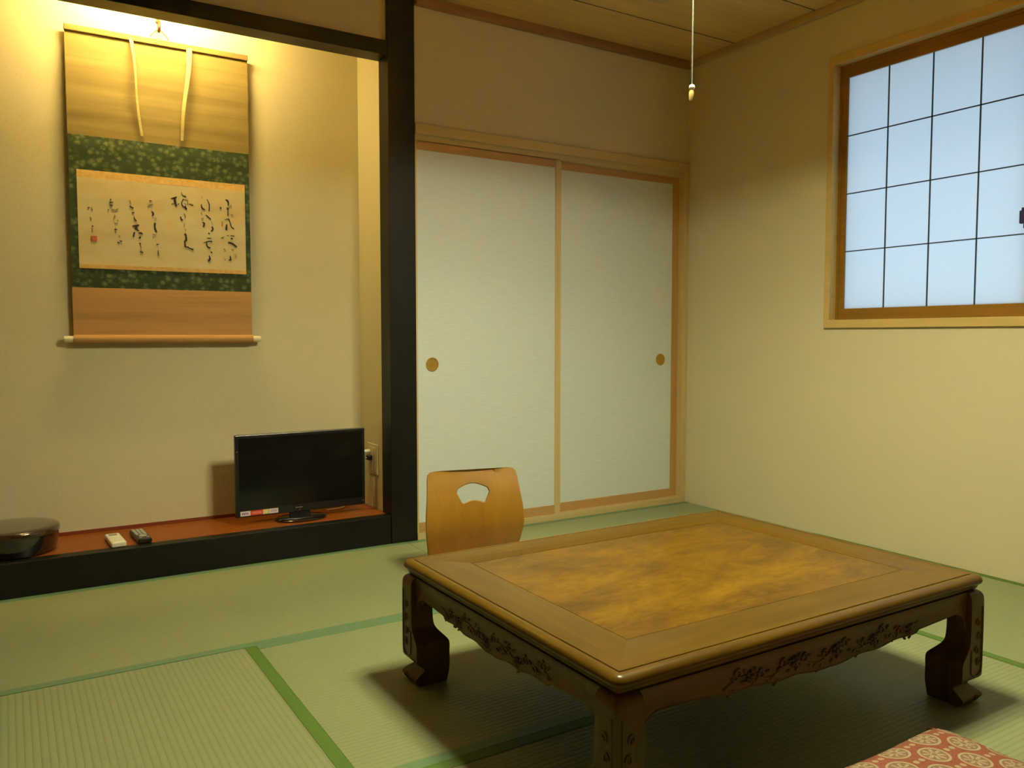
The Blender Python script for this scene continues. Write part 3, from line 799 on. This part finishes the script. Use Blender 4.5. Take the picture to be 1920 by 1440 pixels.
for i, (a, b, c) in enumerate(st):
    o = obj('sticker', B(a, b, TVY-.0010, TVY, TVZ0+.006, TVZ0+.026), plain('sticker_colour_%d' % i, c, .5), tv)
    o['label'] = ['white end of the sticker', 'red part of the sticker', 'yellow part of the sticker', 'pale right end of the sticker'][i]
    bm = bmesh.new(); x = a+.006; rn = random.Random(i)
    while x < b-.007:
        w = rn.uniform(.003, .006); box(bm, x, x+w, TVY-.0013, TVY-.0010, TVZ0+.0115, TVZ0+.0205); x += w+.0025
    obj('sticker_mark', bm, plain('mark_colour_%d' % i, [(.25,.10,.25), (.75,.30,.2), (.75,.7,.5), (.40,.34,.42)][i], .5), o)
bm = bmesh.new(); x = -2.127
for w in (.005, .005, .002, .006, .006): box(bm, x, x+w-.001, TVY-.0010, TVY, TVZ0+.017, TVZ0+.021); x += w+.0015
obj('maker_lettering', bm, plain('grey_print', (.30,.31,.30), .5), tv)
o = obj('red_logo', B(-2.112, -2.106, TVY-.001, TVY, TVZ0+.006, TVZ0+.010), plain('dim_red', (.30,.02,.01), .4), tv)  # small red logo on the bezel, gives off no light
md = plain('pale_dot', (.5,.52,.5), .4)
for xx, zz in ((TVX0+.007, .434), (TVX1-.010, TVZ0+.018)):
    bm = bmesh.new(); bmesh.ops.create_uvsphere(bm, u_segments=10, v_segments=6, radius=.0018, matrix=Matrix.Translation((xx, TVY-.0005, zz)))
    obj('indicator', bm, md, tv)

# wall socket and plugs
PXW = PX0+.004
sock = empty('wall_socket', (PXW, .208, .352)); tag(sock, 'beige double wall socket on the alcove side wall beside the television', 'socket')
obj('cover_plate', B(PXW-.007, PXW, .150, .266, .282, .422), plain('beige_plate', (.60,.50,.30), .45), sock, bevel=.003, seg=3)
obj('insert', B(PXW-.009, PXW-.006, .172, .244, .296, .408), plain('ivory_insert', (.62,.52,.32), .45), sock, bevel=.0015)
wp = empty('antenna_plug', (PXW, .236, .385)); tag(wp, 'white antenna plug with short cable in the upper half of the wall socket', 'plug')
bm = bmesh.new(); lathe(bm, [(.0075, PXW-.009), (.0085, PXW-.012), (.0085, PXW-.030), (.006, PXW-.036)], (0, .236, .385), 16, 'x')
MWH = plain('white_plastic', (.76,.74,.62), .35)
obj('plug_body', bm, MWH, wp, smooth=True)
bm = bmesh.new(); tube(bm, smoothline([(PXW-.034, .236, .385), (PXW-.058, .240, .376), (PXW-.066, .255, .345), (PXW-.046, .262, .300), (PXW-.050, .275, .250), (PXW-.075, .285, .190), (PXW-.120, .275, .1305), (PXW-.210, .25, .1295)], 6), .003, 8)
obj('cable', bm, MWH, wp, smooth=True)
bp = empty('power_plug', (PXW, .216, .360)); tag(bp, 'black power plug in the lower half of the wall socket', 'plug')
bm = B(PXW-.030, PXW-.009, .200, .232, .346, .370); obj('plug_body', bm, MTV, bp, bevel=.004)
bm = bmesh.new(); tube(bm, smoothline([(PXW-.028, .216, .358), (PXW-.055, .222, .352), (PXW-.085, .235, .33), (PXW-.12, .245, .27), (PXW-.15, .25, .26)], 5), .003, 8)
obj('cable', bm, MTV, bp, smooth=True)
cc = empty('wall_cable', (PXW, .165, AZ)); tag(cc, 'thin beige cable running down the alcove side wall below the socket', 'cable')
bm = bmesh.new(); tube(bm, [(PXW-.002, .162, .282), (PXW-.002, .160, .20), (PXW-.002, .158, AZ)], .0022, 6)
obj('cable_run', bm, plain('beige_cable', (.45,.34,.18), .5), cc)

# ------------------------------------------------------------------ remotes
MBT = plain('button_grey', (.36,.37,.33), .5)
def remote(kind, cx, cy, w, l, h, rz):
    if kind == 'white':
        r = empty('remote_control', (cx, cy, AZ), rz); tag(r, 'small white remote control with a display on the alcove board', 'remote control', 'remote controls on the alcove board')
        obj('body', B(-w/2, w/2, -l/2, l/2, 0, h), MWH, r, local=True, bevel=.005, seg=3)
        obj('display', B(-w*.30, w*.26, l*.24, l*.40, h-.0005, h+.0004), plain('lcd_grey', (.22,.24,.18), .3), r, local=True)
        obj('button_cover', B(-w*.42, w*.42, -l*.44, l*.16, h-.0005, h+.0008), MWH, r, local=True, bevel=.0006)
    else:
        r = empty('remote_control', (cx, cy, AZ), rz); tag(r, 'black remote control with pale grey keys beside the white one', 'remote control', 'remote controls on the alcove board')
        obj('body', B(-w/2, w/2, -l/2, l/2, 0, h), MTV, r, local=True, bevel=.005, seg=3)
        k = 0
        for i in range(6):
            for j in range(3):
                yy = l*.42-i*l*.098; xx = (j-1)*w*.28
                o = obj('button', B(xx-w*.11, xx+w*.11, yy-l*.034, yy+l*.034, h-.0004, h+.0016), MBT, r, local=True, bevel=.0007)
        bm = bmesh.new(); lathe(bm, [(w*.30, h-.0004), (w*.30, h+.0018), (w*.27, h+.0022)], (0, -l*.24, 0), 20); obj('button', bm, MBT, r, local=True)
        for s in (-1, 1): obj('button', B(s*w*.26-w*.09, s*w*.26+w*.09, -l*.42, -l*.38, h-.0004, h+.0016), MBT, r, local=True)
    return r
remote('white', -2.839, .122, .052, .165, .020, math.radians(3))
remote('black', -2.748, .142, .050, .180, .020, math.radians(3))

# ------------------------------------------------------------------ lacquered box
bowl = empty('lacquered_box', (-3.175, .19, AZ)); tag(bowl, 'large round black lacquered box with a wall reflection painted brown into its lid at the left end of the alcove', 'box')
bc = (-3.175, .186, AZ)
bm = bmesh.new(); lathe(bm, [(.136, 0), (.142, .004), (.149, .030), (.152, .060), (.153, .070)], bc, 64); obj('body', bm, LACQ, bowl, smooth=True)
bm = bmesh.new(); lathe(bm, [(.1535, .070), (.1555, .0715), (.1555, .084), (.153, .090), (.147, .0935), (.12, .0955), (.06, .0965), (.002, .097)], bc, 64); obj('lid', bm, LIDM, bowl, smooth=True)

# ------------------------------------------------------------------ pendant lamp over the table
LX, LY = -1.707, -1.780
lamp = empty('pendant_lamp', (LX, LY, HC)); tag(lamp, 'pendant lamp hung above the table, its grey pull cord in view', 'lamp')
def emis(name, c, s):
    m = N(name); m.set(c, .4); m.b.inputs['Emission Color'].default_value = tuple(c)+(1,); m.b.inputs['Emission Strength'].default_value = s
    return m.m
M_TUBE = emis('lit_ring_tube', LAMP_COLOR, LAMP_STRENGTH)
obj('ring_tube', torus(bmesh.new(), (LX, LY, 2.035), .185, .0145), M_TUBE, lamp, smooth=True)
obj('ring_tube', torus(bmesh.new(), (LX, LY, 2.035), .140, .0145), M_TUBE, lamp, smooth=True)
def m_shade():
    m = N('lamp_shade_paper'); out = m.n['Material Output']
    t = m.node('ShaderNodeBsdfTranslucent'); g = m.node('ShaderNodeBsdfDiffuse')
    t.inputs[0].default_value = (.90,.62,.13,1); g.inputs[0].default_value = (.60,.46,.24,1)
    mx = m.node('ShaderNodeMixShader'); mx.inputs[0].default_value = .22
    m.link(t.outputs[0], mx.inputs[1]); m.link(g.outputs[0], mx.inputs[2]); m.link(mx.outputs[0], out.inputs[0])
    return m.m
bm = bmesh.new(); rings = []
for (r, z) in ((.262, 1.965), (.262, 2.000), (.245, 2.085), (.205, 2.115), (.201, 2.111), (.240, 2.080), (.257, 2.000), (.257, 1.965)):
    rings.append([(LX+r*math.cos(a), LY+r*math.sin(a), z) for a in [2*PI*i/64 for i in range(64)]])
loft(bm, rings+[rings[0]], cap=False); bmesh.ops.remove_doubles(bm, verts=bm.verts, dist=1e-5)
obj('lamp_shade', bm, m_shade(), lamp, smooth=True)
bm = bmesh.new(); lathe(bm, [(.20, 2.112), (.20, 2.104), (.085, 2.100), (.085, 2.150), (.02, 2.165), (.012, 2.17)], (LX, LY, 0), 40); obj('lamp_body', bm, MWH, lamp, smooth=True)
bm = bmesh.new(); tube(bm, [(LX, LY, 2.165), (LX, LY, HC-.03)], .004, 8); obj('suspension_cord', bm, MWH, lamp)
bm = bmesh.new(); lathe(bm, [(.045, HC), (.045, HC-.018), (.03, HC-.032), (.008, HC-.036)], (LX, LY, 0), 28); obj('ceiling_rose', bm, MWH, lamp, smooth=True)
bm = bmesh.new(); tube(bm, [(LX, LY, 2.10), (LX+.0005, LY, 1.8), (LX, LY, 1.535)], .0016, 8)
cord = obj('pull_cord', bm, plain('grey_cord', (.09,.09,.08), .7), lamp, smooth=True)
bm = bmesh.new(); bmesh.ops.create_uvsphere(bm, u_segments=20, v_segments=12, radius=.0076, matrix=Matrix.Translation((LX, LY, 1.532)))
o = obj('bead', bm, plain('white_bead', (.92,.90,.86), .25, var=.01), cord, smooth=True); o['label'] = 'white bead'
bm = bmesh.new(); tube(bm, [(LX, LY, 1.527), (LX-.0012, LY, 1.519), (LX-.0032, LY, 1.506), (LX-.0042, LY, 1.500)], [.0048, .0062, .0050, .0032], 16)
o = obj('pull_tip', bm, plain('gilt_tip', (.80,.55,.22), .35, metal=.4), cord, smooth=True); o['label'] = 'golden pull tip'
# smoke detector
sd = empty('smoke_detector', (-.715, -.565, HC)); tag(sd, 'round smoke detector on the ceiling at the top edge, beside the pull cord', 'smoke detector')
bm = bmesh.new(); lathe(bm, [(.055, HC), (.055, HC-.006), (.048, HC-.010), (.03, HC-.014), (.002, HC-.015)], (-.715, -.565, 0), 32)
obj('detector_body', bm, plain('dull_detector', (.48,.36,.20), .5), sd, smooth=True)

# ------------------------------------------------------------------ alcove lamp (tube fixed behind the lintel)
al = empty('alcove_lamp', (-2.64, .136, 2.383)); tag(al, 'warm tube lamp on the alcove ceiling behind the lintel, above the scroll', 'lamp')
obj('lamp_holder', B(-2.92, -2.36, .1200, .152, 2.330, 2.383), MWH, al, bevel=.003)
bm = bmesh.new(); lathe(bm, [(.012, -2.88), (.014, -2.875), (.014, -2.405), (.012, -2.40)], (0, .136, 2.314), 16, 'x')
obj('lit_tube', bm, emis('lit_warm_tube', ALCOVE_COLOR, ALCOVE_STRENGTH), al, smooth=True)
